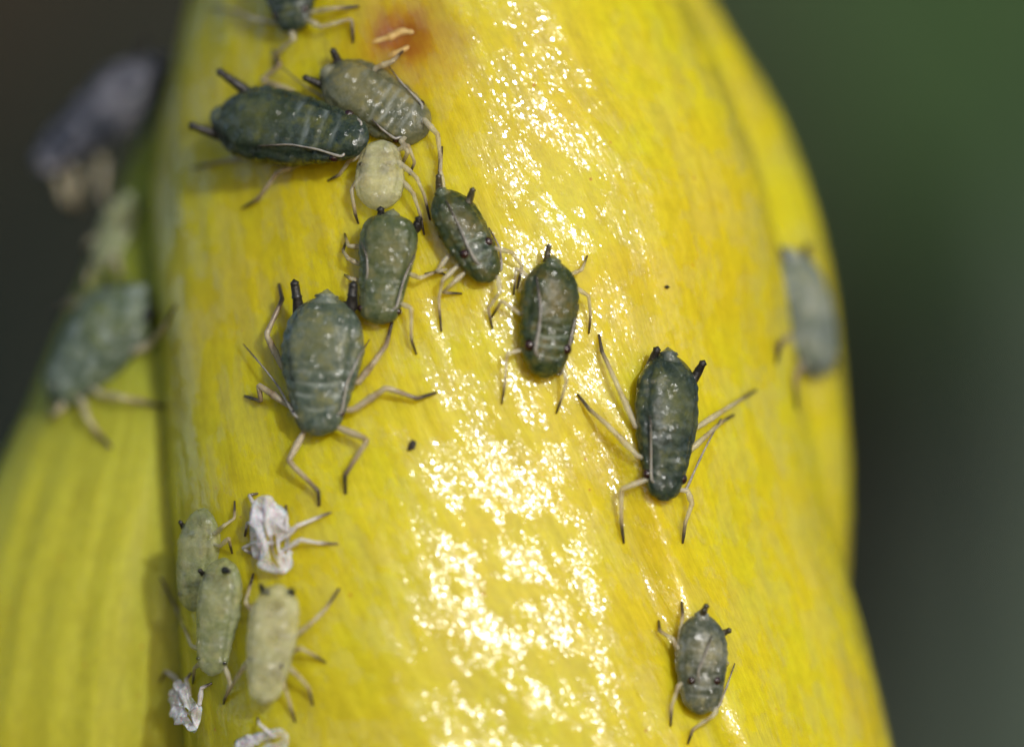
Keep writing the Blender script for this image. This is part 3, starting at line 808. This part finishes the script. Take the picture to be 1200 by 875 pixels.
# ---------------------------------------------------------------- the dim garden behind, far out of focus
def leaf_mesh(L, Wd, curl, seed, n=14, m=7):
    v = []
    for i in range(n + 1):
        t = i / n
        wv = Wd * (math.sin(math.pi * min(1, t * 0.96 + 0.02)) ** 0.75) * (1 - 0.35 * t)
        for j in range(m):
            s = 2 * j / (m - 1) - 1
            rip = 0.06 * Wd * math.sin(9 * t + seed + 2 * s) * abs(s)
            v.append((s * wv, -curl * L * t * t + 0.22 * Wd * abs(s) ** 1.5 + rip, t * L))
    f = []
    for i in range(n):
        for j in range(m - 1):
            a = i * m + j; f.append((a, a + 1, a + m + 1, a + m))
    return v, f

def leaf_material(name, c1, c2):
    t = NT(name); obj = t.coord()
    c = t.ramp(t.noise(obj, 0.12, 4), [(0.35, c1), (0.65, c2)])
    t.link(c, t.p.inputs['Base Color']); t.link(t.bump(t.noise(obj, 0.5, 3), 0.4, 0.3), t.p.inputs['Normal'])
    t.set(t.p, Roughness=0.75)
    t.p.inputs['Specular IOR Level'].default_value = 0.12
    return t.m

def garden_leaf(label, base, tip, width, c1, c2, turn, seed, curl=0.15):
    b = Vector(base); t = Vector(tip); L = (t - b).length
    o = empty('garden_leaf', b)
    tag(o, label, 'leaf', 'blurred leaves behind the bud')
    z = (t - b).normalized(); y = (Vector((0, 1, 0)) - z * z.y).normalized(); x = y.cross(z)
    Mx = Matrix((x, y, z)).transposed() @ Matrix.Rotation(turn, 3, 'Z')
    v, f = leaf_mesh(L, width, curl, seed)
    v = [b + Mx @ Vector(q) for q in v]
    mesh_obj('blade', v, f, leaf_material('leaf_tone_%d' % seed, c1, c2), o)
    vv, ff2, al = tube([b + Mx @ Vector((0, -curl * L * s * s - 0.3, s * L)) for s in (0, .25, .5, .75, .97)], [1.0, .8, .6, .4, .2], nseg=8, corner=.2)
    mesh_obj('midrib', vv, ff2, leaf_material('rib_tone_%d' % seed, c2, c2), o)
    sv, sf, sa = tube([b - z * 30 + Vector((0, 10, -25)), b - z * 10, b + z * 2], [1.6, 1.3, 1.0], nseg=8)
    mesh_obj('stalk', sv, sf, leaf_material('stalk_tone_%d' % seed, c1, c2), o)
    return o

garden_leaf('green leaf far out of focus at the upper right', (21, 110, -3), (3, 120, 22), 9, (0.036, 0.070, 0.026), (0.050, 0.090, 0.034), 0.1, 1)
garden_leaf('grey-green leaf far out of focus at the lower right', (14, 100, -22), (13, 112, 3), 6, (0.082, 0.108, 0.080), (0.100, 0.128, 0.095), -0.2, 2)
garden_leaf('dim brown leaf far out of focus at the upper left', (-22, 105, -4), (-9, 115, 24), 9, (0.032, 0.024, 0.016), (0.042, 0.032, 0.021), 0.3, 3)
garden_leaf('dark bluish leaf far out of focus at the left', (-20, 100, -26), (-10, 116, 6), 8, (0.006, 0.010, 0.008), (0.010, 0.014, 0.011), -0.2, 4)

# a dense mass of dim foliage further back
def foliage_mass():
    r = random.Random(5); V, F = [], []
    for i in range(700):
        c = Vector((r.uniform(-190, 190), r.uniform(210, 330), r.uniform(-140, 150)))
        L = r.uniform(30, 60); v, f = leaf_mesh(L, L * r.uniform(.2, .32), r.uniform(-.2, .4), r.random() * 9, 6, 5)
        Mx = Matrix.Rotation(r.uniform(0, 6.28), 3, 'Y') @ Matrix.Rotation(r.uniform(-.8, .8), 3, 'X') @ Matrix.Rotation(r.uniform(-.7, .7), 3, 'Z')
        o = len(V); V += [c + Mx @ Vector(q) for q in v]; F += [tuple(o + k for k in q) for q in f]
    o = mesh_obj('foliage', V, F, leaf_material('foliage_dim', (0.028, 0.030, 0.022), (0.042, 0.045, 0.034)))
    tag(o, 'dark garden foliage melting into blur behind the bud', 'foliage', kind='stuff')
foliage_mass()
g = mesh_obj('ground', [(-3000, -200, -160), (3000, -200, -160), (3000, 3000, -160), (-3000, 3000, -160)], [(0, 1, 2, 3)],
             plain_material('soil', (0.03, 0.024, 0.018), (0.06, 0.048, 0.036), 0.05, 0.9))
tag(g, 'dark garden soil below the plant', 'ground', kind='structure')
